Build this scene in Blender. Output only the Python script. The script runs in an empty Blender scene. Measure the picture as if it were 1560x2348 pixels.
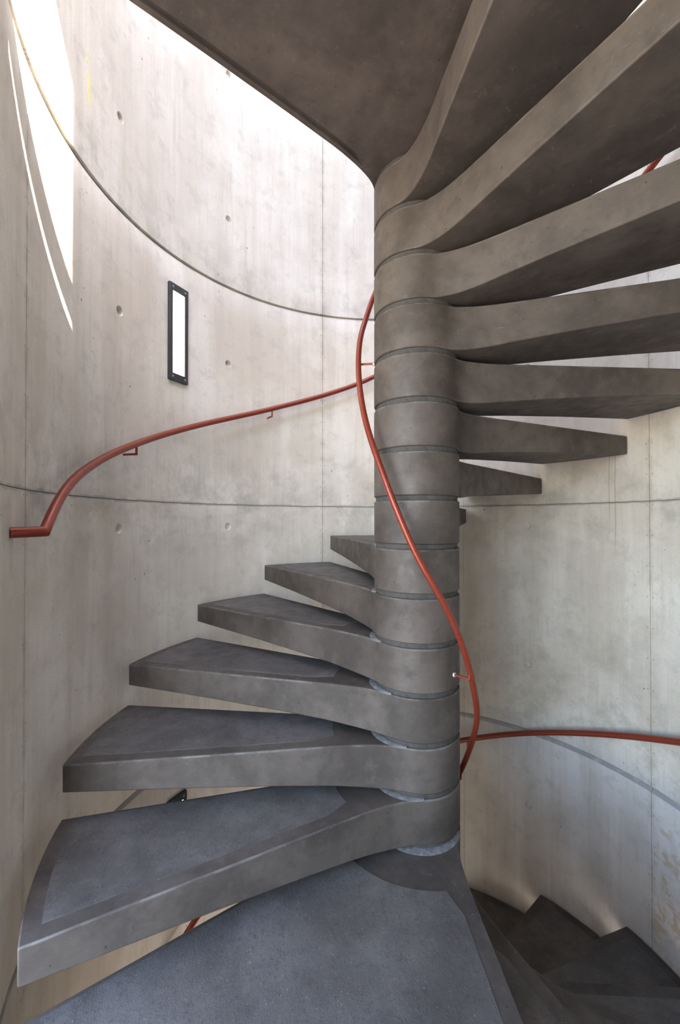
import bpy, bmesh, math, random
from mathutils import Vector, Matrix
random.seed(7)
C = bpy.context.scene.collection
SC = bpy.context.scene
PI = math.pi
def R(d): return math.radians(d)

# ------------------------------------------------------------------ camera
EYE_D = 1.722                     # eye to newel axis, metres
cam = bpy.data.cameras.new('camera')
cam.sensor_fit = 'VERTICAL'; cam.sensor_height = 36.0; cam.sensor_width = 36.0
cam.lens = 36.0 * 968.66 / 2348.0
cam.shift_y = 10.2 / 2348.0
cam.clip_start = 0.03; cam.clip_end = 500
cam_o = bpy.data.objects.new('camera', cam); C.objects.link(cam_o)
cam_o.location = (0, -EYE_D, 0)
cam_o.rotation_euler = (PI / 2 + 0.0083, 0, 0.1782)
SC.camera = cam_o

# ------------------------------------------------------------------ light
SUN_H = Vector((-0.863, 0.5045)); SUN_EL = 49.5
world = bpy.data.worlds.new('sky'); SC.world = world; world.use_nodes = True
wn = world.node_tree.nodes; wl = world.node_tree.links
for n in list(wn): wn.remove(n)
sky = wn.new('ShaderNodeTexSky'); sky.sky_type = 'NISHITA'; sky.sun_disc = False
sky.sun_elevation = R(SUN_EL)
sky.sun_rotation = math.atan2(-SUN_H.x, -SUN_H.y)
sky.air_density = 1.0; sky.dust_density = 0.6; sky.ozone_density = 1.0
bg = wn.new('ShaderNodeBackground'); bg.inputs['Strength'].default_value = 1.0
wo = wn.new('ShaderNodeOutputWorld')
wb = wn.new('ShaderNodeMix'); wb.data_type = 'RGBA'; wb.blend_type = 'MULTIPLY'; wb.inputs[0].default_value = 1.0   # camera white balance
wb.inputs[7].default_value = (0.985, 0.92, 0.865, 1.0)
wl.new(sky.outputs[0], wb.inputs[6]); wl.new(wb.outputs[2], bg.inputs[0]); wl.new(bg.outputs[0], wo.inputs[0])
sun = bpy.data.lights.new('sun', 'SUN'); sun.energy = 16.0; sun.angle = R(0.53); sun.color = (1.0, 0.845, 0.64)
sun_o = bpy.data.objects.new('sun', sun); C.objects.link(sun_o)
sun_o.rotation_euler = Vector((SUN_H.x, SUN_H.y, -math.tan(R(SUN_EL)) * SUN_H.length)).to_track_quat('-Z', 'Y').to_euler()
sun_o.location = (4, -3, 8)
vs = SC.view_settings
vs.view_transform = 'Standard'; vs.look = 'None'; vs.gamma = 1.0; vs.use_curve_mapping = False
vs.exposure = 1.62

# ------------------------------------------------------------------ dimensions
H = 0.18                          # rise
Z0 = -1.1874                      # landing top, eye at 0
RC = 0.1676                       # newel radius
RT = 1.2704                       # tread radius
AZ0 = 244.608; DAZ = 21.2236; SPAN = 22.186
WX, RW = -0.030, 1.305            # wall centre x, wall radius
LEDGE_U, JOINT, LEDGE_L = 1.4298, 0.0932, -1.3113
ZB, ZT = -4.30, 8.0
JAMB_L, JAMB_R = 222.0, 293.0
SEAMS = (117.9, 208.4, 27.1)

def wp(az, z, r=RW):
    a = R(az); return Vector((WX + r * math.cos(a), r * math.sin(a), z))
def cp(az, z, r):
    a = R(az); return Vector((r * math.cos(a), r * math.sin(a), z))
def lerp(tab, x):
    if x <= tab[0][0]: a, b = tab[0], tab[1]
    elif x >= tab[-1][0]: a, b = tab[-2], tab[-1]
    else:
        for a, b in zip(tab, tab[1:]):
            if a[0] <= x <= b[0]: break
    return a[1] + (b[1] - a[1]) * (x - a[0]) / (b[0] - a[0])

# ------------------------------------------------------------------ node materials
class NT:
    def __init__(s, name):
        s.m = bpy.data.materials.new(name); s.m.use_nodes = True
        s.t = s.m.node_tree; s.n = s.t.nodes; s.l = s.t.links
        s.b = s.n['Principled BSDF']
    def put(s, sock, v):
        if hasattr(v, 'is_linked') or isinstance(v, bpy.types.NodeSocket): s.l.new(v, sock)
        else: sock.default_value = v
    def math(s, op, a, b=None, c=None, clamp=False):
        n = s.n.new('ShaderNodeMath'); n.operation = op; n.use_clamp = clamp
        for i, v in enumerate((a, b, c)):
            if v is not None: s.put(n.inputs[i], v)
        return n.outputs[0]
    def vmath(s, op, a, b):
        n = s.n.new('ShaderNodeVectorMath'); n.operation = op
        s.put(n.inputs[0], a); s.put(n.inputs[1], b); return n.outputs[0]
    def comb(s, x, y, z=0.0):
        n = s.n.new('ShaderNodeCombineXYZ')
        for i, v in enumerate((x, y, z)): s.put(n.inputs[i], v)
        return n.outputs[0]
    def noise(s, v, scale, detail=4.0, rough=0.55, dist=0.0):
        n = s.n.new('ShaderNodeTexNoise'); s.put(n.inputs['Vector'], v)
        n.inputs['Scale'].default_value = scale; n.inputs['Detail'].default_value = detail
        n.inputs['Roughness'].default_value = rough; n.inputs['Distortion'].default_value = dist
        return n.outputs[0]
    def voro(s, v, scale, rnd=1.0):
        n = s.n.new('ShaderNodeTexVoronoi'); s.put(n.inputs['Vector'], v)
        n.inputs['Scale'].default_value = scale; n.inputs['Randomness'].default_value = rnd
        return n
    def ramp(s, v, a, b, lo=0.0, hi=1.0):
        n = s.n.new('ShaderNodeMapRange'); n.interpolation_type = 'SMOOTHSTEP'
        s.put(n.inputs[0], v)
        for i, q in ((1, a), (2, b), (3, lo), (4, hi)): n.inputs[i].default_value = q
        return n.outputs[0]
    def mix(s, f, a, b, mode='MIX'):
        n = s.n.new('ShaderNodeMix'); n.data_type = 'RGBA'; n.blend_type = mode
        s.put(n.inputs[0], f)
        for i, v in ((6, a), (7, b)):
            s.put(n.inputs[i], v if not isinstance(v, tuple) else (*v, 1.0)[:4])
        return n.outputs[2]
    def bump(s, h, strength, dist):
        n = s.n.new('ShaderNodeBump'); n.inputs['Strength'].default_value = strength
        n.inputs['Distance'].default_value = dist; s.l.new(h, n.inputs['Height']); return n
    def coord(s):
        return s.n.new('ShaderNodeTexCoord').outputs['Object']
    def fin(s, col=None, rough=None, bump=None):
        if col is not None: s.put(s.b.inputs['Base Color'], col if not isinstance(col, tuple) else (*col, 1.0)[:4])
        if rough is not None: s.put(s.b.inputs['Roughness'], rough)
        if bump is not None: s.l.new(bump.outputs[0], s.b.inputs['Normal'])
        return s.m

def wall_material():
    s = NT('fair_faced_concrete'); co = s.coord()
    sep = s.n.new('ShaderNodeSeparateXYZ'); s.l.new(co, sep.inputs[0])
    x, y, z = sep.outputs
    az = s.math('ARCTAN2', y, s.math('SUBTRACT', x, WX))
    u = s.math('MULTIPLY', az, RW)
    # object-space noise avoids the atan seam; streaks use squeezed z
    flat = s.vmath('MULTIPLY', co, (1, 1, 0.06))
    streak = s.noise(flat, 9.0, 5.0, 0.6)
    fine_streak = s.noise(flat, 38.0, 3.0, 0.6)
    cloud = s.noise(co, 1.6, 6.0, 0.6, 0.3)
    mott = s.noise(co, 11.0, 6.0, 0.65)
    grain = s.noise(co, 140.0, 3.0, 0.7)
    col = s.mix(s.ramp(cloud, 0.36, 0.66), (0.61, 0.555, 0.485), (0.76, 0.715, 0.65))
    col = s.mix(s.ramp(streak, 0.44, 0.72, 0, 0.42), col, (0.50, 0.445, 0.37))
    col = s.mix(s.ramp(streak, 0.46, 0.28, 0, 0.4), col, (0.80, 0.765, 0.715))
    col = s.mix(s.ramp(fine_streak, 0.52, 0.75, 0, 0.20), col, (0.40, 0.34, 0.27))
    col = s.mix(s.ramp(mott, 0.50, 0.70, 0, 0.30), col, (0.36, 0.345, 0.31))
    col = s.mix(s.ramp(s.noise(co, 230.0, 2.0, 0.8), 0.46, 0.68, 0, 0.26), col, (0.33, 0.30, 0.26))
    # grime under and over the day joint and the two ledges
    zj = s.math('ABSOLUTE', s.math('SUBTRACT', z, JOINT))
    g = s.math('MULTIPLY', s.ramp(zj, 0.42, 0.02), s.ramp(s.noise(co, 5.0, 7.0, 0.7), 0.42, 0.68))
    col = s.mix(s.math('MULTIPLY', g, 0.55), col, (0.29, 0.285, 0.25))
    zc = s.math('SUBTRACT', z, LEDGE_U)
    g2 = s.math('MULTIPLY', s.math('MULTIPLY', s.ramp(zc, 0.30, 0.01), s.ramp(zc, -0.005, 0.0)), s.ramp(s.noise(co, 6.0, 7.0, 0.7), 0.44, 0.66))
    col = s.mix(s.math('MULTIPLY', g2, 0.6), col, (0.36, 0.355, 0.32))
    zl = s.math('SUBTRACT', z, LEDGE_L)
    g3 = s.math('MULTIPLY', s.math('MULTIPLY', s.ramp(zl, 1.35, 0.0), s.ramp(zl, -0.005, 0.0)), s.ramp(s.noise(co, 7.0, 8.0, 0.75), 0.44, 0.62))
    right = s.ramp(x, 0.15, 0.35)
    col = s.mix(s.math('MULTIPLY', s.math('MULTIPLY', g3, right), 0.4), col, (0.30, 0.285, 0.245))
    # dirt lying on the sloped ledge of the lower lift
    dl = s.math('MULTIPLY', s.ramp(s.math('ABSOLUTE', s.math('ADD', zl, 0.009)), 0.016, 0.012), s.ramp(mott, 0.30, 0.50, 0.55, 1.0))
    col = s.mix(s.math('MULTIPLY', dl, 0.75), col, (0.25, 0.24, 0.245))
    # two brown drip runs under a step end
    for da, zt_, zb_ in ((36.15, 0.34, 0.03), (34.75, 0.34, -0.10)):
        wv = s.math('MULTIPLY', s.math('SUBTRACT', s.noise(s.vmath('MULTIPLY', co, (0.2, 0.2, 1.0)), 9.0, 2.0), 0.5), 0.5)
        dr = s.ramp(s.math('ABSOLUTE', s.math('ADD', s.math('SUBTRACT', s.math('MULTIPLY', az, 180 / PI), da), wv)), 0.16, 0.08)
        dr = s.math('MULTIPLY', dr, s.math('MULTIPLY', s.ramp(z, zb_ - 0.12, zb_ + 0.05), s.ramp(z, zt_ + 0.01, zt_)))
        col = s.mix(s.math('MULTIPLY', dr, 0.6), col, (0.33, 0.27, 0.19))
    # ragged dark line of the day joint itself
    wob = s.math('MULTIPLY', s.math('SUBTRACT', s.noise(co, 14.0, 4.0), 0.5), 0.028)
    jl = s.ramp(s.math('ABSOLUTE', s.math('ADD', s.math('SUBTRACT', z, JOINT), wob)), 0.012, 0.002)
    col = s.mix(s.math('MULTIPLY', jl, 0.5), col, (0.19, 0.185, 0.16))
    # ochre run-off patch low on the right panel
    azd = s.math('MULTIPLY', az, 180 / PI)
    och = s.math('MULTIPLY', s.math('MULTIPLY', s.ramp(azd, 27.1, 26.4), s.ramp(azd, 14.0, 20.0)),
                 s.math('MULTIPLY', s.ramp(z, -2.3, -1.9), s.ramp(z, -1.35, -1.55)))
    och = s.math('MULTIPLY', och, s.ramp(s.noise(co, 13.0, 5.0, 0.6, 1.2), 0.48, 0.60))
    col = s.mix(s.math('MULTIPLY', och, 0.7), col, (0.50, 0.37, 0.20))
    # nail marks in pairs beside the seams
    fr = s.math('ABSOLUTE', s.math('SUBTRACT', s.math('FRACT', s.math('MULTIPLY', z, 6.6)), 0.5))
    dots = None
    for a in SEAMS[:2] + (27.1,):
        aa = a if a < 180 else a - 360
        d = s.math('ABSOLUTE', s.math('SUBTRACT', s.math('ABSOLUTE', s.math('SUBTRACT', azd, aa)), 0.62))
        rr = s.math('SQRT', s.math('ADD', s.math('POWER', s.math('MULTIPLY', d, RW * PI / 180), 2.0), s.math('POWER', s.math('DIVIDE', fr, 6.6), 2.0)))
        q = s.ramp(rr, 0.0045, 0.0022)
        dots = q if dots is None else s.math('MAXIMUM', dots, q)
        sm = s.math('MULTIPLY', s.ramp(s.math('ABSOLUTE', s.math('SUBTRACT', azd, aa)), 1.1, 0.05), s.ramp(mott, 0.38, 0.62))
        col = s.mix(s.math('MULTIPLY', sm, 0.5), col, (0.40, 0.35, 0.27))
    col = s.mix(s.math('MULTIPLY', dots, 0.55), col, (0.22, 0.19, 0.15))
    # blow holes
    v1 = s.voro(co, 9.0); pit = s.math('MULTIPLY', s.ramp(v1.outputs['Distance'], 0.055, 0.03), s.ramp(s.noise(co, 2.2, 2.0), 0.47, 0.53))
    v2 = s.voro(co, 22.0); pit2 = s.math('MULTIPLY', s.ramp(v2.outputs['Distance'], 0.075, 0.04), s.ramp(s.noise(co, 3.1, 3.0), 0.54, 0.60))
    pits = s.math('MAXIMUM', pit, pit2)
    col = s.mix(s.math('MULTIPLY', pits, 0.75), col, (0.14, 0.125, 0.11))
    hgt = s.math('SUBTRACT', s.math('ADD', s.math('MULTIPLY', grain, 0.25), s.math('MULTIPLY', mott, 0.5)), s.math('MULTIPLY', s.math('MAXIMUM', pits, dots), 1.2))
    return s.fin(col, s.ramp(cloud, 0.3, 0.7, 0.62, 0.8), s.bump(hgt, 0.35, 0.004))

def stair_material(name, a, b, speck, bumpd, wear=0.0):
    s = NT(name); co = s.coord()
    info = s.n.new('ShaderNodeObjectInfo')
    off = s.comb(s.math('MULTIPLY', info.outputs['Random'], 37.0), s.math('MULTIPLY', info.outputs['Random'], 91.0), 0.0)
    p = s.vmath('ADD', co, off)
    cl = s.noise(p, 3.2, 7.0, 0.62, 0.4); mo = s.noise(p, 16.0, 6.0, 0.65); gr = s.noise(p, 260.0, 2.0, 0.7)
    mid = s.noise(p, 75.0, 4.0, 0.75)
    col = s.mix(s.ramp(cl, 0.34, 0.66), a, b)
    col = s.mix(s.ramp(mo, 0.50, 0.72, 0, 0.42), col, tuple(c * 0.62 for c in a))
    col = s.mix(s.ramp(mo, 0.46, 0.28, 0, 0.36), col, tuple(min(1, c * 1.35) for c in b))
    v = s.voro(p, 120.0 if speck else 24.0)
    if speck:
        sp = s.math('MULTIPLY', s.ramp(v.outputs['Distance'], 0.26, 0.16), s.ramp(s.noise(p, 60.0, 2.0), 0.56, 0.66))
        col = s.mix(s.math('MULTIPLY', sp, 0.6), col, (0.34, 0.31, 0.28))
        col = s.mix(s.ramp(mid, 0.52, 0.68, 0, 0.5), col, tuple(c * 0.5 for c in a))
        h = s.math('ADD', s.math('MULTIPLY', mid, 0.8), s.math('MULTIPLY', gr, 0.4))
    else:
        sp = s.math('MULTIPLY', s.ramp(v.outputs['Distance'], 0.10, 0.05), s.ramp(s.noise(p, 7.0, 2.0), 0.51, 0.57))
        col = s.mix(s.math('MULTIPLY', sp, 0.7), col, tuple(c * 0.35 for c in a))
        sc = s.noise(s.vmath('MULTIPLY', p, (1.0, 1.0, 5.0)), 28.0, 5.0, 0.8, 2.0)
        col = s.mix(s.ramp(sc, 0.60, 0.72, 0, 0.34), col, (0.38, 0.355, 0.33))
        h = s.math('SUBTRACT', s.math('ADD', s.math('MULTIPLY', mo, 0.5), s.math('MULTIPLY', gr, 0.15)), sp)
    if wear:
        sep = s.n.new('ShaderNodeSeparateXYZ'); s.l.new(co, sep.inputs[0])
        e = s.math('MULTIPLY', s.math('MULTIPLY', s.ramp(sep.outputs[2], -0.010, -0.004), s.ramp(sep.outputs[2], -0.0003, -0.0012)), s.ramp(s.noise(p, 9.0, 5.0, 0.7), 0.42, 0.62))
        col = s.mix(s.math('MULTIPLY', e, wear), col, (0.24, 0.225, 0.21))
    return s.fin(col, s.ramp(mo, 0.3, 0.7, 0.50, 0.68), s.bump(h, 0.5 if speck else 0.3, bumpd))

def simple(name, col, rough=0.5, metal=0.0, var=0.0, scale=20.0, bumpd=0.0):
    s = NT(name); co = s.coord(); n = s.noise(co, scale, 4.0, 0.6)
    s.b.inputs['Metallic'].default_value = metal
    c = s.mix(s.ramp(n, 0.35, 0.68), tuple(q * (1 - var) for q in col), tuple(min(1, q * (1 + var)) for q in col))
    return s.fin(c, rough, s.bump(n, 0.3, bumpd) if bumpd else None)

M = {}
M['wall'] = wall_material()
M['stair'] = stair_material('dark_precast_concrete', (0.057, 0.0455, 0.0385), (0.107, 0.0865, 0.0745), False, 0.002, 0.4)
M['grip'] = stair_material('blasted_grip_concrete', (0.080, 0.0705, 0.065), (0.135, 0.121, 0.112), True, 0.004)
M['core'] = simple('joint_mortar', (0.062, 0.057, 0.053), 0.85, 0, 0.25, 40)
M['red'] = simple('oxide_red_paint', (0.245, 0.040, 0.021), 0.32, 0.25, 0.12, 90, 0.0004)
M['lampmetal'] = simple('black_lamp_metal', (0.042, 0.045, 0.053), 0.42, 0.3, 0.15, 60)
M['screw'] = simple('steel_screw', (0.42, 0.42, 0.43), 0.35, 0.9, 0.1, 200)
M['slab'] = simple('gallery_concrete', (0.14, 0.122, 0.108), 0.75, 0, 0.15, 4, 0.002)
M['ground'] = simple('pale_paving', (0.36, 0.33, 0.29), 0.9, 0, 0.15, 2, 0.003)
M['yellow'] = simple('yellow_paint', (0.80, 0.70, 0.30), 0.6, 0, 0.1, 60)
M['mortar'] = simple('pale_mortar', (0.55, 0.54, 0.52), 0.85, 0, 0.2, 120, 0.001)
M['fillet'] = simple('grey_mortar_fillet', (0.17, 0.165, 0.16), 0.8, 0, 0.25, 60, 0.001)
def emit(name, col, st):
    s = NT(name); s.put(s.b.inputs['Base Color'], (0.8, 0.8, 0.78, 1))
    n = s.noise(s.coord(), 3.0, 2.0)
    s.put(s.b.inputs['Emission Color'], s.mix(s.ramp(n, 0.2, 0.8, 0, 0.2), col, tuple(c * 0.93 for c in col)))
    s.b.inputs['Emission Strength'].default_value = st
    return s.m
M['diffuser'] = emit('lit_diffuser', (1.0, 0.90, 0.76), 2.6)

# ------------------------------------------------------------------ helpers
def link(name, me, mat=None, parent=None, smooth=40.0):
    o = bpy.data.objects.new(name, me); C.objects.link(o)
    if mat is not None and not me.materials: me.materials.append(mat)
    if smooth:
        for f in me.polygons: f.use_smooth = True
        me.set_sharp_from_angle(angle=R(smooth))
    if parent is not None: o.parent = parent
    return o
def mesh(name, vs_, fs, recalc=True):
    bm = bmesh.new(); V = [bm.verts.new(v) for v in vs_]
    for f in fs:
        try: bm.faces.new([V[i] for i in f])
        except ValueError: pass
    if recalc: bmesh.ops.recalc_face_normals(bm, faces=bm.faces[:])
    me = bpy.data.meshes.new(name); bm.to_mesh(me); bm.free(); return me
def tag(o, label, cat, group=None):
    o['label'] = label; o['category'] = cat
    if group: o['group'] = group
    return o
def struct(o, label=None):
    o['kind'] = 'structure'
    if label: o['label'] = label
    return o
def empty(name, loc):
    e = bpy.data.objects.new(name, None); C.objects.link(e); e.location = loc; e.empty_display_size = 0.1; return e
def bevel(o, w, seg=2, ang=50):
    m = o.modifiers.new('bevel', 'BEVEL'); m.width = w; m.segments = seg; m.limit_method = 'ANGLE'; m.angle_limit = R(ang); return o
def tube_mesh(name, pts, r, n=12, cap=True):
    pts = [Vector(p) for p in pts]; V = []; F = []
    up = Vector((0, 0, 1)); prev = None
    for i, p in enumerate(pts):
        a = (pts[i] - pts[i - 1]).normalized() if i else None
        b = (pts[i + 1] - pts[i]).normalized() if i < len(pts) - 1 else None
        t = (a + b).normalized() if a and b else (a or b)
        if prev is None:
            s = t.cross(up) if abs(t.z) < 0.95 else t.cross(Vector((1, 0, 0)))
        else:
            s = prev - t * prev.dot(t)
        s.normalize(); prev = s; w = t.cross(s).normalized()
        k = 1.0 / max(0.45, a.dot(t)) if a and b else 1.0       # mitre
        md = (b - a) if a and b else None
        for j in range(n):
            q = 2 * PI * j / n; d = s * math.cos(q) + w * math.sin(q)
            if md and md.length > 0.3:
                e = md.normalized(); e = (e - t * e.dot(t)).normalized()
                d = d + e * (d.dot(e)) * (k - 1)
            V.append(p + d * r)
    for i in range(len(pts) - 1):
        for j in range(n):
            F.append((i * n + j, i * n + (j + 1) % n, (i + 1) * n + (j + 1) % n, (i + 1) * n + j))
    if cap:
        F.append(tuple(range(n))[::-1]); F.append(tuple((len(pts) - 1) * n + j for j in range(n)))
    return mesh(name, V, F)

# ------------------------------------------------------------------ wall shell
def ring_block(name, a0, a1, z0, z1, r0, r1, step=2.0):
    n = max(2, int(math.ceil((a1 - a0) / step))); V = []; F = []
    for i in range(n + 1):
        a = a0 + (a1 - a0) * i / n
        V += [wp(a, z0, r0), wp(a, z1, r0), wp(a, z1, r1), wp(a, z0, r1)]
    for i in range(n):
        b, c = 4 * i, 4 * i + 4
        for j in range(4): F.append((b + j, b + (j + 1) % 4, c + (j + 1) % 4, c + j))
    F.append((0, 1, 2, 3)); F.append(tuple(4 * n + j for j in (3, 2, 1, 0)))
    return mesh(name, V, F)

def panel_mesh(a0, a1, z0, z1, holes, top_ch=0.0, bot_ch=0.0, ga=0.09, gz0=0.0, gz1=0.0):
    """curved concrete panel; front on RW, 60 mm thick, with conical tie holes sunk into the front"""
    T = 0.055; a0 += ga; a1 -= ga; z0 += gz0; z1 -= gz1
    hw = 0.034; ha = math.degrees(hw / RW)
    hs = [(a, z, d) for a, z, d in holes if a0 + 2 < a < a1 - 2 and z0 + 0.06 < z < z1 - 0.06]
    A = {round(a0, 4), round(a1, 4)}
    n = max(1, int((a1 - a0) / 1.6)); cand = [a0 + (a1 - a0) * i / n for i in range(1, n)]
    Z = {round(z0 + top_ch * 0, 4), round(z1 - top_ch, 4)}
    zc = [z0 + (z1 - z0) * i / 8 for i in range(1, 8)]
    for a, z, d in hs:
        A |= {round(a - ha, 4), round(a + ha, 4)}; Z |= {round(z - hw, 4), round(z + hw, 4)}
    A |= {round(c, 4) for c in cand if all(abs(c - q) > 0.5 for q in A)}
    A = sorted(A)
    for a, z, d in hs: A = [q for q in A if not (a - ha + 1e-3 < q < a + ha - 1e-3)]
    Z |= {round(c, 4) for c in zc if all(abs(c - q) > 0.03 for q in Z) and c < z1 - top_ch - 0.02}
    Z = sorted(Z)
    for a, z, d in hs: Z = [q for q in Z if not (z - hw + 1e-3 < q < z + hw - 1e-3)]
    V = []; F = []; nz = len(Z)
    def add(p): V.append(p); return len(V) - 1
    g = [[add(wp(a, z)) for z in Z] for a in A]
    for i in range(len(A) - 1):
        for j in range(nz - 1):
            q = (g[i][j], g[i + 1][j], g[i + 1][j + 1], g[i][j + 1])
            hole = None
            for a, z, d in hs:
                if abs((A[i] + A[i + 1]) / 2 - a) < 0.05 and abs((Z[j] + Z[j + 1]) / 2 - z) < 0.003: hole = (a, z, d)
            if not hole: F.append(q); continue
            a, z, d = hole; K = 20; rr = 0.0225
            rings = []
            for rad, dep in ((rr, 0.0), (rr * 0.86, 0.0025), (rr * 0.66, d), (rr * 0.3, d * 1.02)):
                rings.append([add(wp(a + math.degrees(rad * math.cos(2 * PI * k / K + PI / 4 + PI) / RW), z + rad * math.sin(2 * PI * k / K + PI / 4 + PI), RW + dep)) for k in range(K)])
            # square corners q start at (-,-), then (+,-), (+,+), (-,+): angles 225, 315, 45, 135
            s4 = K // 4
            for c in range(4):
                for k in range(s4):
                    k0 = c * s4 + k; k1 = (k0 + 1) % K
                    # fan: first half to corner c, second half to corner c+1
                    if k < s4 // 2 + 1: F.append((q[c], rings[0][k0], rings[0][k1]))
                    else: F.append((q[(c + 1) % 4], rings[0][k0], rings[0][k1]))
                F.append((q[c], rings[0][(c * s4 + s4 // 2 + 1) % K], q[(c + 1) % 4]))
            for ra, rb in zip(rings, rings[1:]):
                for k in range(K): F.append((ra[k], ra[(k + 1) % K], rb[(k + 1) % K], rb[k]))
            F.append(tuple(rings[-1]))
    # edges and back
    top2 = [add(wp(a, z1, RW + top_ch * 0.6)) for a in A] if top_ch else [g[i][-1] for i in range(len(A))]
    bt = [add(wp(a, z1, RW + T)) for a in A]; bb = [add(wp(a, z0, RW + T)) for a in A]
    for i in range(len(A) - 1):
        if top_ch: F.append((g[i][-1], g[i + 1][-1], top2[i + 1], top2[i]))
        F.append((top2[i], top2[i + 1], bt[i + 1], bt[i]))
        F.append((g[i][0], bb[i], bb[i + 1], g[i + 1][0]))
        F.append((bt[i], bt[i + 1], bb[i + 1], bb[i]))
    for i in (0, len(A) - 1):
        F.append(tuple(g[i]) + ((top2[i],) if top_ch else ()) + (bt[i], bb[i]))
    return mesh('wall_panel', V, F)

HOLES = []
for z, d in ((2.75, .02), (1.85, .022), (0.958, .02), (-0.04, .016), (-0.905, .016), (-1.80, .016), (-2.70, .016)):
    for a in (180.2, 147.6): HOLES.append((a, z, d))
for z, d in ((1.85, .02), (0.958, .02), (-0.034, .006), (-0.902, .006), (-1.776, .011), (-2.67, .011)):
    for a in (56.6, 89.0, -2.0, -34.0): HOLES.append((a, z, d))

def wall_side(name, a0, a1, cols, label):
    back = link(name, ring_block(name, a0, a1, ZB, ZT, RW + 0.022, RW + 0.24), M['wall']); struct(back, label)
    rows = ((ZB, LEDGE_L, 1), (LEDGE_L, JOINT, 0), (JOINT, LEDGE_U, 1), (LEDGE_U, ZT, 0))
    for c0, c1 in cols:
        for z0, z1, ledge in rows:
            me = panel_mesh(c0, c1, z0, z1, HOLES, top_ch=0.022 if ledge else 0.0, ga=(0.03 if 74.5 in (c0, c1) else 0.075),
                            gz0=(0.007 if z0 in (LEDGE_L, LEDGE_U) else 0.0012), gz1=(0.0 if ledge else 0.0012))
            link('wall_panel', me, M['wall'], back, 35)
    return back
wall_side('wall_left', 117.9, JAMB_L, ((117.9, 208.4), (208.4, JAMB_L)), 'curved pale fair-faced concrete stairwell wall left of the newel')
wall_side('wall_right', JAMB_R - 360, 117.9, ((27.1, 74.5), (74.5, 117.9), (-63.6, 27.1), (JAMB_R - 360, -63.6)), 'curved pale fair-faced concrete stairwell wall right of and behind the newel')
wf = link('wall_front', ring_block('wall_front', JAMB_L, JAMB_R, 4.20, ZT, RW, RW + 0.24), M['wall']); struct(wf, 'concrete wall above the upper stairwell doorway')
wf = link('wall_front', ring_block('wall_front', JAMB_L, JAMB_R, Z0 - 0.19 - 1.2, Z0 - 0.19, RW, RW + 0.24), M['wall']); struct(wf, 'added concrete band limiting light from an invented opening below')  # invented opening beneath lights the lower well; band depth limits it

# floors: stairwell bottom, gallery the camera stands on, added sun-blocking slabs above, ground outside
def disc_mesh(r, z0, z1, n=72):
    V = [wp(360 * i / n, z0, r) for i in range(n)] + [wp(360 * i / n, z1, r) for i in range(n)]
    F = [tuple(range(n))[::-1], tuple(range(n, 2 * n))] + [(i, (i + 1) % n, n + (i + 1) % n, n + i) for i in range(n)]
    return mesh('disc', V, F)
struct(link('floor', disc_mesh(RW + 0.1, ZB - 0.2, ZB), M['slab']), 'concrete floor at the bottom of the stairwell')
def sun_block_ring(name, a0, a1, z0, z1, r0, r1, n=36):
    V = []; F = []
    for i in range(n + 1):
        a = a0 + (a1 - a0) * i / n; o = wp(a, 0, r1); i_ = cp(math.degrees(math.atan2(o.y, o.x)), 0, r0)
        V += [(i_.x, i_.y, z0), (i_.x, i_.y, z1), (o.x, o.y, z1), (o.x, o.y, z0)]
    for i in range(n):
        for j in range(4): F.append((4 * i + j, 4 * i + (j + 1) % 4, 4 * i + 4 + (j + 1) % 4, 4 * i + 4 + j))
    F.append((0, 1, 2, 3)); F.append((4 * n + 3, 4 * n + 2, 4 * n + 1, 4 * n))
    return mesh(name, V, F)
def gallery(name, ztop, th, label, yf, mat):
    # strip in front of the drum with an arc cut out for the stairwell opening
    P = []
    n = 20
    for i in range(n + 1):
        a = JAMB_L + (JAMB_R - JAMB_L) * i / n; P.append(wp(a, 0, RW - 0.012))
    P = [wp(JAMB_L, 0, RW + 0.245)] + P + [wp(JAMB_R, 0, RW + 0.245)]
    for i in range(1, 9):
        a = JAMB_R + (352 - JAMB_R) * i / 8; P.append(wp(a, 0, RW + 0.245))
    P += [Vector((5, -0.2, 0)), Vector((5, yf, 0)), Vector((-5, yf, 0)), Vector((-5, -0.2, 0))]
    for i in range(0, 6):
        a = 188 + (JAMB_L - 188) * i / 6; P.append(wp(a, 0, RW + 0.245))
    V = [Vector((p.x, p.y, ztop)) for p in P] + [Vector((p.x, p.y, ztop - th)) for p in P]
    k = len(P); F = [tuple(range(k)), tuple(range(k, 2 * k))[::-1]] + [(i, (i + 1) % k, k + (i + 1) % k, k + i) for i in range(k)]
    me = mesh(name, V, F); bm = bmesh.new(); bm.from_mesh(me); bmesh.ops.triangulate(bm, faces=[f for f in bm.faces if len(f.verts) > 4]); bm.to_mesh(me); bm.free()
    return struct(link(name, me, mat, None, 30), label)
gallery('floor', Z0 - 0.004, 0.18, 'concrete gallery floor in front of the stairwell', -2.1, M['slab'])
CZ = Z0 + 15 * H - 0.004
struct(link('ceiling_added', sun_block_ring('ceiling_added', JAMB_L + 0.1, JAMB_R - 0.1, CZ - 0.17, CZ, RT + 0.002, RW + 0.238), M['slab'], None, 30), 'added unseen concrete slab ring keeping sun out of the lower doorway')  # added out of view to stop sun leaking past the landing edge
P = [wp(271.6 + (352 - 271.6) * i / 16, 0, RW + 0.245) for i in range(17)] + [Vector((5, -0.2, 0)), Vector((5, -2.2, 0)), Vector((0.012, -2.2, 0))]
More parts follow.
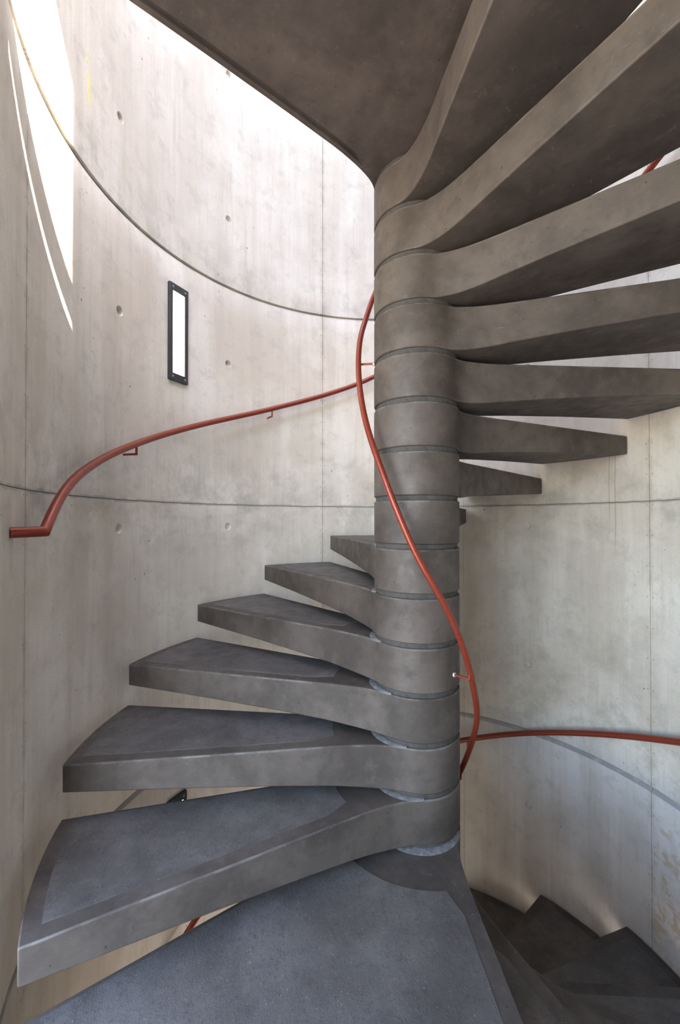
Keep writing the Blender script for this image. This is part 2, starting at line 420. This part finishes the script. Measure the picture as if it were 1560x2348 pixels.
k = len(P); me = mesh('ceiling_added', [(p.x, p.y, CZ) for p in P] + [(p.x, p.y, CZ - 0.17) for p in P],
    [tuple(range(k)), tuple(range(k, 2 * k))[::-1]] + [(i, (i + 1) % k, k + (i + 1) % k, k + i) for i in range(k)])
bm = bmesh.new(); bm.from_mesh(me); bmesh.ops.triangulate(bm, faces=[f for f in bm.faces if len(f.verts) > 4]); bm.to_mesh(me); bm.free()
struct(link('ceiling_added', me, M['slab'], None, 30), 'added unseen concrete slab overhead right of the doorway, blocking sun')  # added slab, shaped to block sun while leaving sky open on the left
def box(name, a, b):
    V = [(x, y, z) for z in (a[2], b[2]) for x, y in ((a[0], a[1]), (b[0], a[1]), (b[0], b[1]), (a[0], b[1]))]
    return mesh(name, V, [(3, 2, 1, 0), (4, 5, 6, 7), (0, 1, 5, 4), (1, 2, 6, 5), (2, 3, 7, 6), (3, 0, 4, 7)])
struct(link('wall_added_front', box('wall_added_front', (-0.25, -2.35, Z0 - 0.004), (5, -2.2, Z0 + 15 * H - 0.17)), M['slab'], None, 30), 'added unseen concrete wall blocking outside light from the right')  # added light blocker: shuts out sky from the right behind the camera
struct(link('wall_added_upper', box('wall_added_upper', (0.02, -2.33, CZ - 0.166), (5, -2.2, 3.3)), M['slab'], None, 30), 'added unseen concrete wall cutting low sky light at the upper doorway')  # added blocker, dims the upper back wall by hiding low sky
struct(link('wall_added_screen', box('wall_added_screen', (-2.6, -2.83, CZ - 0.17), (0.008, -2.7, 3.3)), M['slab'], None, 30), 'added unseen concrete screen dimming sky light through the upper doorway')  # unseen screen added to cut skylight entering the upper doorway
for px in (-2.5, -0.12):
    struct(link('column_support', box('column_support', (px - 0.07, -2.83, ZB - 0.21), (px + 0.07, -2.70, CZ - 0.171)), M['slab'], None, 30), 'slim concrete post carrying the added light-blocking screen')  # posts invented only to hold up the added screen
gm = mesh('ground', [(-60, -60, ZB - 0.21), (60, -60, ZB - 0.21), (60, 60, ZB - 0.21), (-60, 60, ZB - 0.21), (-60, -60, ZB - 0.5), (60, -60, ZB - 0.5), (60, 60, ZB - 0.5), (-60, 60, ZB - 0.5)],
          [(0, 1, 2, 3), (7, 6, 5, 4), (0, 4, 5, 1), (1, 5, 6, 2), (2, 6, 7, 3), (3, 7, 4, 0)])
struct(link('ground', gm, M['ground'], None, 0), 'pale paved ground outside')

# ------------------------------------------------------------------ steps
THICK = [(0.10, 0.162), (0.17, 0.162), (0.22, 0.160), (0.28, 0.155), (0.36, 0.146), (0.55, 0.131), (0.85, 0.113), (1.28, 0.093)]
def nose_pt(x): return (x, 0.100 - 0.079 * x)
def back_pt(x): return (x, -0.064 + 0.068 * x)
def bez(p, c, q, t): return tuple((1 - t) ** 2 * a + 2 * t * (1 - t) * b + t * t * d for a, b, d in zip(p, c, q))
def rot2(p, d):
    a = R(d); return (p[0] * math.cos(a) - p[1] * math.sin(a), p[0] * math.sin(a) + p[1] * math.cos(a))
def edge_curves(span, rt=RT, inset=0.0, rin=None):
    N = []; B = []
    XS = [1.0 * (rt) - (rt - 0.36) * i / 12 for i in range(13)]
    for x in XS:
        N.append(nose_pt(x)); B.append(back_pt(x))
    for P in (N, B):                       # first point exactly on the outer radius
        x, y = P[0]; k = rt / math.hypot(x, y); P[0] = (x * k, y * k)
    hn = (RC * math.cos(R(58)), RC * math.sin(R(58))); hb = (RC * math.cos(R(-38)), RC * math.sin(R(-38)))
    for i in range(1, 10):
        t = i / 9
        N.append(bez(nose_pt(0.36), (0.165, 0.088), hn, t)); B.append(bez(back_pt(0.36), (0.185, -0.052), hb, t))
    return N, [rot2(p, -span) for p in B]

def step_mesh(name, span, groove=False):
    N, B = edge_curves(span); V = []; F = []
    cr = 9 if span < 40 else 22
    ts = [i / cr for i in range(cr + 1)]
    top = []; bot = []
    for i, (n, b) in enumerate(zip(N, B)):
        rn, an = math.hypot(*n), math.atan2(n[1], n[0]); rb, ab = math.hypot(*b), math.atan2(b[1], b[0])
        rt_, rb_ = [], []
        tt = list(ts)
        if groove:                                  # drip groove just in from the back edge
            w = max(0.02, (an - ab) * (rn + rb) / 2)
            gs = [1 - d / w for d in (0.036, 0.034, 0.019, 0.017)]
            tt = [t for t in ts if t < gs[0] - 0.01] + gs + [1.0]
            tt = [0.0 + (gs[0] - 0.005) * k / 20 for k in range(21)] + gs + [1.0]
        for k, t in enumerate(tt):
            r = rn + (rb - rn) * t; a = an + (ab - an) * t
            x, y = r * math.cos(a), r * math.sin(a)
            V.append((x, y, 0.0)); rt_.append(len(V) - 1)
            g = 0.013 if groove and k in (22, 23) and i < len(N) - 6 else 0.0
            V.append((x, y, -lerp(THICK, r) + g)); rb_.append(len(V) - 1)
        top.append(rt_); bot.append(rb_)
    m = len(top[0])
    for i in range(len(N) - 1):
        for k in range(m - 1):
            F.append((top[i][k], top[i][k + 1], top[i + 1][k + 1], top[i + 1][k]))
            F.append((bot[i][k], bot[i + 1][k], bot[i + 1][k + 1], bot[i][k + 1]))
        F.append((top[i][0], top[i + 1][0], bot[i + 1][0], bot[i][0]))
        F.append((top[i][-1], bot[i][-1], bot[i + 1][-1], top[i + 1][-1]))
    for k in range(m - 1): F.append((top[0][k], bot[0][k], bot[0][k + 1], top[0][k + 1]))
    # hub: rest of the circle
    a0 = math.atan2(B[-1][1], B[-1][0]); a1 = math.atan2(N[-1][1], N[-1][0])
    if a0 > a1: a0 -= 2 * PI
    sweep = 2 * PI - (a1 - a0); nh = 26; ht, hb = [], []
    for i in range(1, nh):
        a = a0 - sweep * i / nh
        V.append((RC * math.cos(a), RC * math.sin(a), 0)); ht.append(len(V) - 1)
        V.append((RC * math.cos(a), RC * math.sin(a), -0.162)); hb.append(len(V) - 1)
    ct = top[-1] + ht; cb = bot[-1] + hb
    F.append(tuple(ct)); F.append(tuple(cb[::-1]))
    ring_t = [top[-1][-1]] + ht + [top[-1][0]]; ring_b = [bot[-1][-1]] + hb + [bot[-1][0]]
    for i in range(len(ring_t) - 1): F.append((ring_t[i], ring_t[i + 1], ring_b[i + 1], ring_b[i]))
    return mesh(name, V, F)

def grip_mesh(name, span):
    V = []; F = []; top = []; bot = []
    rs = [0.335 + (RT - 0.045 - 0.335) * i / 10 for i in range(11)]
    cr = 8 if span < 40 else 20
    for r in rs:
        x = r; ny = nose_pt(x)[1] - 0.048; by = back_pt(x)[1] + 0.012
        an = math.atan2(ny, x); ab = math.atan2(by, x) - R(span); t_, b_ = [], []
        # rounded corner towards the hub
        if r < 0.42: an -= (0.42 - r) * 1.1
        for k in range(cr + 1):
            a = an + (ab - an) * k / cr
            V.append((r * math.cos(a), r * math.sin(a), 0.0014)); t_.append(len(V) - 1)
            V.append((r * math.cos(a), r * math.sin(a), -0.004)); b_.append(len(V) - 1)
        top.append(t_); bot.append(b_)
    for i in range(len(rs) - 1):
        for k in range(cr):
            F.append((top[i][k], top[i][k + 1], top[i + 1][k + 1], top[i + 1][k]))
            F.append((bot[i][k], bot[i + 1][k], bot[i + 1][k + 1], bot[i][k + 1]))
        F.append((top[i][0], top[i + 1][0], bot[i + 1][0], bot[i][0])); F.append((top[i][-1], bot[i][-1], bot[i + 1][-1], top[i + 1][-1]))
    for k in range(cr):
        F.append((top[0][k], bot[0][k], bot[0][k + 1], top[0][k + 1])); F.append((top[-1][k], top[-1][k + 1], bot[-1][k + 1], bot[-1][k]))
    return mesh(name, V, F)

def fillet_mesh(a0, a1, w):
    n = 26; V = []; F = []
    for i in range(n + 1):
        t = i / n; a = R(a0 + (a1 - a0) * t); k = w * math.sin(PI * t) ** 0.7 + 0.0006
        for r, z in ((RC - 0.006, -0.002), (RC - 0.006, 0.0055), (RC + k * 0.5, 0.0045), (RC + k, 0.0008), (RC + k, -0.002)):
            V.append((r * math.cos(a), r * math.sin(a), z))
    for i in range(n):
        for j in range(5): F.append((5 * i + j, 5 * i + (j + 1) % 5, 5 * i + 5 + (j + 1) % 5, 5 * i + 5 + j))
    F.append((0, 1, 2, 3, 4)); F.append(tuple(5 * n + j for j in (4, 3, 2, 1, 0)))
    return mesh('mortar_fillet', V, F)
fil_me = fillet_mesh(56, -34, 0.020); filb_me = fillet_mesh(56, -80, 0.024)
step_me = step_mesh('tread', SPAN); land_me = step_mesh('landing_slab', SPAN + 2 * DAZ, True)
gstep_me = grip_mesh('grip_surface', SPAN); gland_me = grip_mesh('grip_surface', SPAN + 2 * DAZ)
def make_step(kind, az, z, label, cat, group, first=[True]):
    land = kind == 'landing'
    e = empty('stair_landing' if land else 'stair_step', (0, 0, z)); e.rotation_euler.z = R(az)
    t = link('slab' if land else 'tread', land_me if land else step_me, M['stair'], e, 38); bevel(t, 0.007, 2, 48)
    link('grip_surface', gland_me if land else gstep_me, M['grip'], e, 30)
    link('mortar_fillet', filb_me if land else fil_me, M['fillet'], e, 40)
    tag(e, label, cat, group)
    return e
def copy_step(src, az, z, label):
    e = src.copy(); C.objects.link(e); e.location.z = z; e.rotation_euler.z = R(az); e['label'] = label
    for ch in list(src.children):
        c = ch.copy(); C.objects.link(c); c.parent = e
    return e
ORD = ['', 'first', 'second', 'third', 'fourth', 'fifth', 'sixth', 'seventh', 'eighth', 'ninth', 'tenth', 'eleventh', 'twelfth', 'thirteenth', 'fourteenth']
WHERE_UP = {1: 'its long front face nearest the camera', 2: 'just clear of the left wall', 3: 'seen from above left of the newel', 4: 'seen from above left of the newel',
            5: 'far left of the newel', 6: 'mostly hidden behind the newel', 7: 'its tip just showing right of the newel', 8: 'short end showing right of the newel',
            9: 'squared end showing against the right wall', 10: 'seen edge on at the right', 11: 'overhead at the right', 12: 'overhead at the right',
            13: 'overhead at the right', 14: 'directly under the top landing'}
proto = make_step('step', AZ0 - DAZ, Z0 + H, f'dark concrete step, first above the lower landing, {WHERE_UP[1]}', 'stair step', 'steps of the upper flight')
for k in range(2, 15):
    copy_step(proto, AZ0 - k * DAZ, Z0 + k * H, f'dark concrete step, {ORD[k]} above the lower landing, {WHERE_UP[k]}')
for j in range(1, 15):
    s = copy_step(proto, AZ0 + (j + 2) * DAZ, Z0 - j * H, f'shaded dark concrete spiral step, {ORD[j]} below the lower landing')
    s['group'] = 'steps of the lower flight'
land = make_step('landing', AZ0 + 2 * DAZ, Z0, 'wide dark grey concrete landing in the foreground at the foot of the newel', 'landing', None)
land2 = make_step('landing', AZ0 + 2 * DAZ, Z0 + 15 * H, 'dark underside of the top concrete landing filling the upper left', 'landing', None)

# newel core seen in the recessed joints between the hubs
def cyl(name, r, z0, z1, n=48):
    V = [(r * math.cos(2 * PI * i / n), r * math.sin(2 * PI * i / n), z) for z in (z0, z1) for i in range(n)]
    F = [tuple(range(n))[::-1], tuple(range(n, 2 * n))] + [(i, (i + 1) % n, n + (i + 1) % n, n + i) for i in range(n)]
    return mesh(name, V, F)
core = empty('newel_core', (0, 0, ZB))
tag(core, 'dark mortar joints ringing the round concrete newel between its stacked drums', 'newel')
jm = None
for k in range(-15, 15):
    z = Z0 + k * H
    if jm is None:
        jm = cyl('joint_ring', RC - 0.007, 0.0005, H - 0.162 - 0.0005); o = link('joint_ring', jm, M['core'], core, 40)
    else:
        o = bpy.data.objects.new('joint_ring', jm); C.objects.link(o); o.parent = core
    o.location = (0, 0, z - ZB)

# toe board along the back edge of the top landing (its shadow splits the sun patch)
_, Bk = edge_curves(SPAN + 2 * DAZ)
zt = Z0 + 15 * H
def toe(z0, z1, i0, i1, th):
    V = []; F = []
    pts = [Vector((*rot2(Bk[i], AZ0 + 2 * DAZ), 0)) for i in range(i0, i1)]
    for i, p in enumerate(pts):
        d = (pts[min(i + 1, len(pts) - 1)] - pts[max(i - 1, 0)]).normalized(); nrm = Vector((d.y, -d.x, 0))
        if nrm.dot(Vector((1, -0.6, 0))) < 0: nrm = -nrm
        a = p + nrm * 0.006; b = p + nrm * (0.006 + th)
        V += [(a.x, a.y, z0), (a.x, a.y, z1), (b.x, b.y, z1), (b.x, b.y, z0)]
    m = len(pts)
    for i in range(m - 1):
        for j in range(4): F.append((4 * i + j, 4 * i + (j + 1) % 4, 4 * i + 4 + (j + 1) % 4, 4 * i + 4 + j))
    F.append((0, 1, 2, 3)); F.append((4 * m - 1, 4 * m - 2, 4 * m - 3, 4 * m - 4))
    return mesh('toe', V, F)
tb = empty('toe_board', (0, 0, 0)); tag(tb, 'low dark board along the open edge on top of the top landing', 'toe board')
link('board', toe(zt + 0.05, zt + 0.185, 0, 18, 0.012), M['lampmetal'], tb, 30)
for i in (12, 15):
    link('spacer', toe(zt + 0.002, zt + 0.052, i, i + 2, 0.012), M['lampmetal'], tb, 30)

# ------------------------------------------------------------------ handrails
def smooth_tab(tab, a0, a1, step):
    out = []; n = int(abs(a1 - a0) / step)
    xs = [t[0] for t in tab]; ys = [t[1] for t in tab]
    sl = [(ys[i + 1] - ys[i]) / (xs[i + 1] - xs[i]) for i in range(len(xs) - 1)]
    ms = [sl[0]] + [(a + b) / 2 for a, b in zip(sl, sl[1:])] + [sl[-1]]
    for q in range(n + 1):
        x = a0 + (a1 - a0) * q / n
        i = max(0, min(len(xs) - 2, sum(1 for v in xs if v <= x) - 1))
        h_ = xs[i + 1] - xs[i]; t = (x - xs[i]) / h_
        if t < 0: y = ys[0] + ms[0] * (x - xs[0])
        elif t > 1: y = ys[-1] + ms[-1] * (x - xs[-1])
        else:
            y = (2*t**3-3*t*t+1)*ys[i] + (t**3-2*t*t+t)*h_*ms[i] + (-2*t**3+3*t*t)*ys[i+1] + (t**3-t*t)*h_*ms[i+1]
        out.append((x, y))
    return out
G = 0.00848
RR = RW - 0.068
UP = [(-20, 1.004 + 121.4 * G), (26, 1.655), (101.4, 1.004), (106.8, 0.950), (135.4, 0.715), (159.3, 0.524), (180.0, 0.341), (192.0, 0.226), (201.7, 0.117), (211.2, -0.034)]
def bracket(rail, az, z, r_rail, r_wall, wfun, mat, tube=0.0055, drop=0.040, flange=True):
    p0 = wfun(az, z - 0.006, r_rail); p1 = wfun(az, z - drop, r_rail); p2 = wfun(az, z - drop, r_wall)
    b = link('bracket', tube_mesh('bracket', [p0, p1, p2], tube, 8), mat, rail, 40)
    return b
upt = smooth_tab(UP, -20, 211.2, 1.5)
pts = [wp(a, z, RR) for a, z in upt] + [wp(213.8, -0.036, RW + 0.004)]
rail = empty('handrail', wp(211.2, -0.034, RR)); base = rail.location.copy()
def local(me, off):
    me.transform(Matrix.Translation(-off)); return me
link('tube', local(tube_mesh('handrail', pts, 0.0155, 14), base), M['red'], rail, 40)
for az in (178.9, 135.4, 92.0, 48.5, 5.0):
    z = lerp([(a, zz) for a, zz in upt], az)
    b = bracket(rail, az, z - 0.008, RR, RW + 0.003, wp, M['red']); local(b.data, base)
tag(rail, 'oxide red wall handrail rising left to right with its end returned into the left wall', 'handrail')
LOW = [(340, -0.973 + 37.3 * G), (377.3, -0.973), (401.1, -1.174), (416.2, -1.302), (433.9, -1.456), (480, -1.456 - 46.1 * G), (560, -1.456 - 126.1 * G)]
lot = smooth_tab(LOW, 318, 560, 1.5)
rail = empty('handrail', wp(560, lot[-1][1], RR)); base = rail.location.copy()
link('tube', local(tube_mesh('handrail', [wp(a, z, RR) for a, z in lot], 0.0155, 14), base), M['red'], rail, 40)
for az in (360.0, 433.0, 490.0, 535.0):
    z = lerp(lot, az); b = bracket(rail, az, z - 0.008, RR, RW + 0.003, wp, M['red']); local(b.data, base)
tag(rail, 'shaded red wall handrail of the lower flight on the right wall', 'handrail')
INN = [(30, 1.90), (143.3, 0.985), (158.1, 0.862), (173.6, 0.750), (185, 0.655), (197, 0.548), (211.6, 0.412), (239.7, 0.165), (248.6, 0.078), (270.2, -0.120), (300.2, -0.335),
       (320.6, -0.500), (334.7, -0.625), (371.0, -0.860), (395.0, -1.045), (480, -1.75), (600, -2.75)]
RI = 0.231
int_ = smooth_tab(INN, 60, 600, 3.0)
rail = empty('handrail', cp(600, int_[-1][1], RI)); base = rail.location.copy()
link('tube', local(tube_mesh('handrail', [cp(a, z, RI) for a, z in int_], 0.0115, 14), base), M['red'], rail, 40)
for az in (110.0, 183.0, 325.0, 397.0, 468.0, 540.0):
    z = lerp(int_, az); b = bracket(rail, az, z - 0.004, RI, RC + 0.002, cp, M['red'], 0.0045, 0.032); local(b.data, base)
    q = cp(az, z - 0.036, RC - 0.002); q2 = cp(az, z - 0.036, RC + 0.006)
    fl = link('mortar_collar', local(tube_mesh('mortar_collar', [q, q2], 0.0085, 10), base), M['mortar'], b, 40); fl['label'] = 'pale mortar around the bracket end'
tag(rail, 'slim red handrail spiralling around the round newel', 'handrail')

# ------------------------------------------------------------------ wall lamps
def lamp(az, zc, label):
    W, HT, TH = 0.127, 0.520, 0.018; ow, oh = 0.083, 0.442
    e = empty('wall_lamp', wp(az, zc, RW)); e.rotation_euler.z = R(az) + PI / 2   # local +y points inwards to the axis... x along wall
    def rect(w, h_, y): return [(-w / 2, y, -h_ / 2), (w / 2, y, -h_ / 2), (w / 2, y, h_ / 2), (-w / 2, y, h_ / 2)]
    V = rect(W, HT, TH) + rect(ow, oh, TH) + rect(ow, oh, 0.004) + rect(W, HT, -0.004)
    F = []
    for j in range(4):
        k = (j + 1) % 4
        F += [(j, k, 4 + k, 4 + j), (4 + j, 4 + k, 8 + k, 8 + j), (j, 12 + j, 12 + k, k), (8 + j, 8 + k, 12 + k, 12 + j)]
    fr = link('frame', mesh('lamp_frame', V, F), M['lampmetal'], e, 30); bevel(fr, 0.002, 2, 40)
    V = rect(ow - 0.001, oh - 0.001, 0.012) + rect(ow - 0.001, oh - 0.001, 0.005)
    F = [(0, 1, 2, 3), (7, 6, 5, 4)] + [(j, 4 + j, 4 + (j + 1) % 4, (j + 1) % 4) for j in range(4)]
    d = link('diffuser', mesh('diffuser', V, F), M['diffuser'], e, 30); d['label'] = 'glowing white diffuser'
    for sx in (-1, 1):
        for sz in (-1, 1):
            c = (sx * (W / 2 - 0.022), TH, sz * (HT / 2 - 0.02)); n = 12; V = []
            for rr, y in ((0.0055, -0.001), (0.0055, 0.0015), (0.0028, 0.0015), (0.0028, 0.0004)):
                V += [(c[0] + rr * math.cos(2 * PI * i / n), c[1] + y, c[2] + rr * math.sin(2 * PI * i / n)) for i in range(n)]
            F = []
            for q in range(3): F += [(q * n + i, q * n + (i + 1) % n, q * n + n + (i + 1) % n, q * n + n + i) for i in range(n)]
            F.append(tuple(range(3 * n, 4 * n)))
            link('screw', mesh('screw', V, F), M['screw'], e, 30)
    tag(e, label, 'wall lamp', 'recessed wall lamps')
    return e
lamp(163.3, 1.009, 'tall narrow lit wall lamp in a black screwed frame on the left wall')
lamp(163.3, 1.009 - 2.755, 'black framed wall lamp glimpsed through the gap between the first and second steps')

# paint drips on the wall
def drip(az, z, w, hgt):
    n = 14; V = []; F = []
    for dep in (-0.0008, 0.002):
        for i in range(n):
            t = 2 * PI * i / n; V.append(wp(az + math.degrees(w * math.cos(t) * (1 + 0.3 * math.sin(2 * t)) / RW), z + hgt * math.sin(t), RW + dep))
    F = [tuple(range(n)), tuple(range(n, 2 * n))[::-1]] + [(i, (i + 1) % n, n + (i + 1) % n, n + i) for i in range(n)]
    return mesh('paint_splash', V, F)
ps = link('paint_splash', drip(190.2, 1.872, 0.010, 0.012), M['yellow'], None, 30)
tag(ps, 'small round yellow paint dab high on the left wall', 'paint splash')
ps = link('paint_splash', drip(189.45, 1.765, 0.008, 0.075), M['yellow'], None, 30)
tag(ps, 'thin yellow paint run below the round dab high on the left wall', 'paint splash')
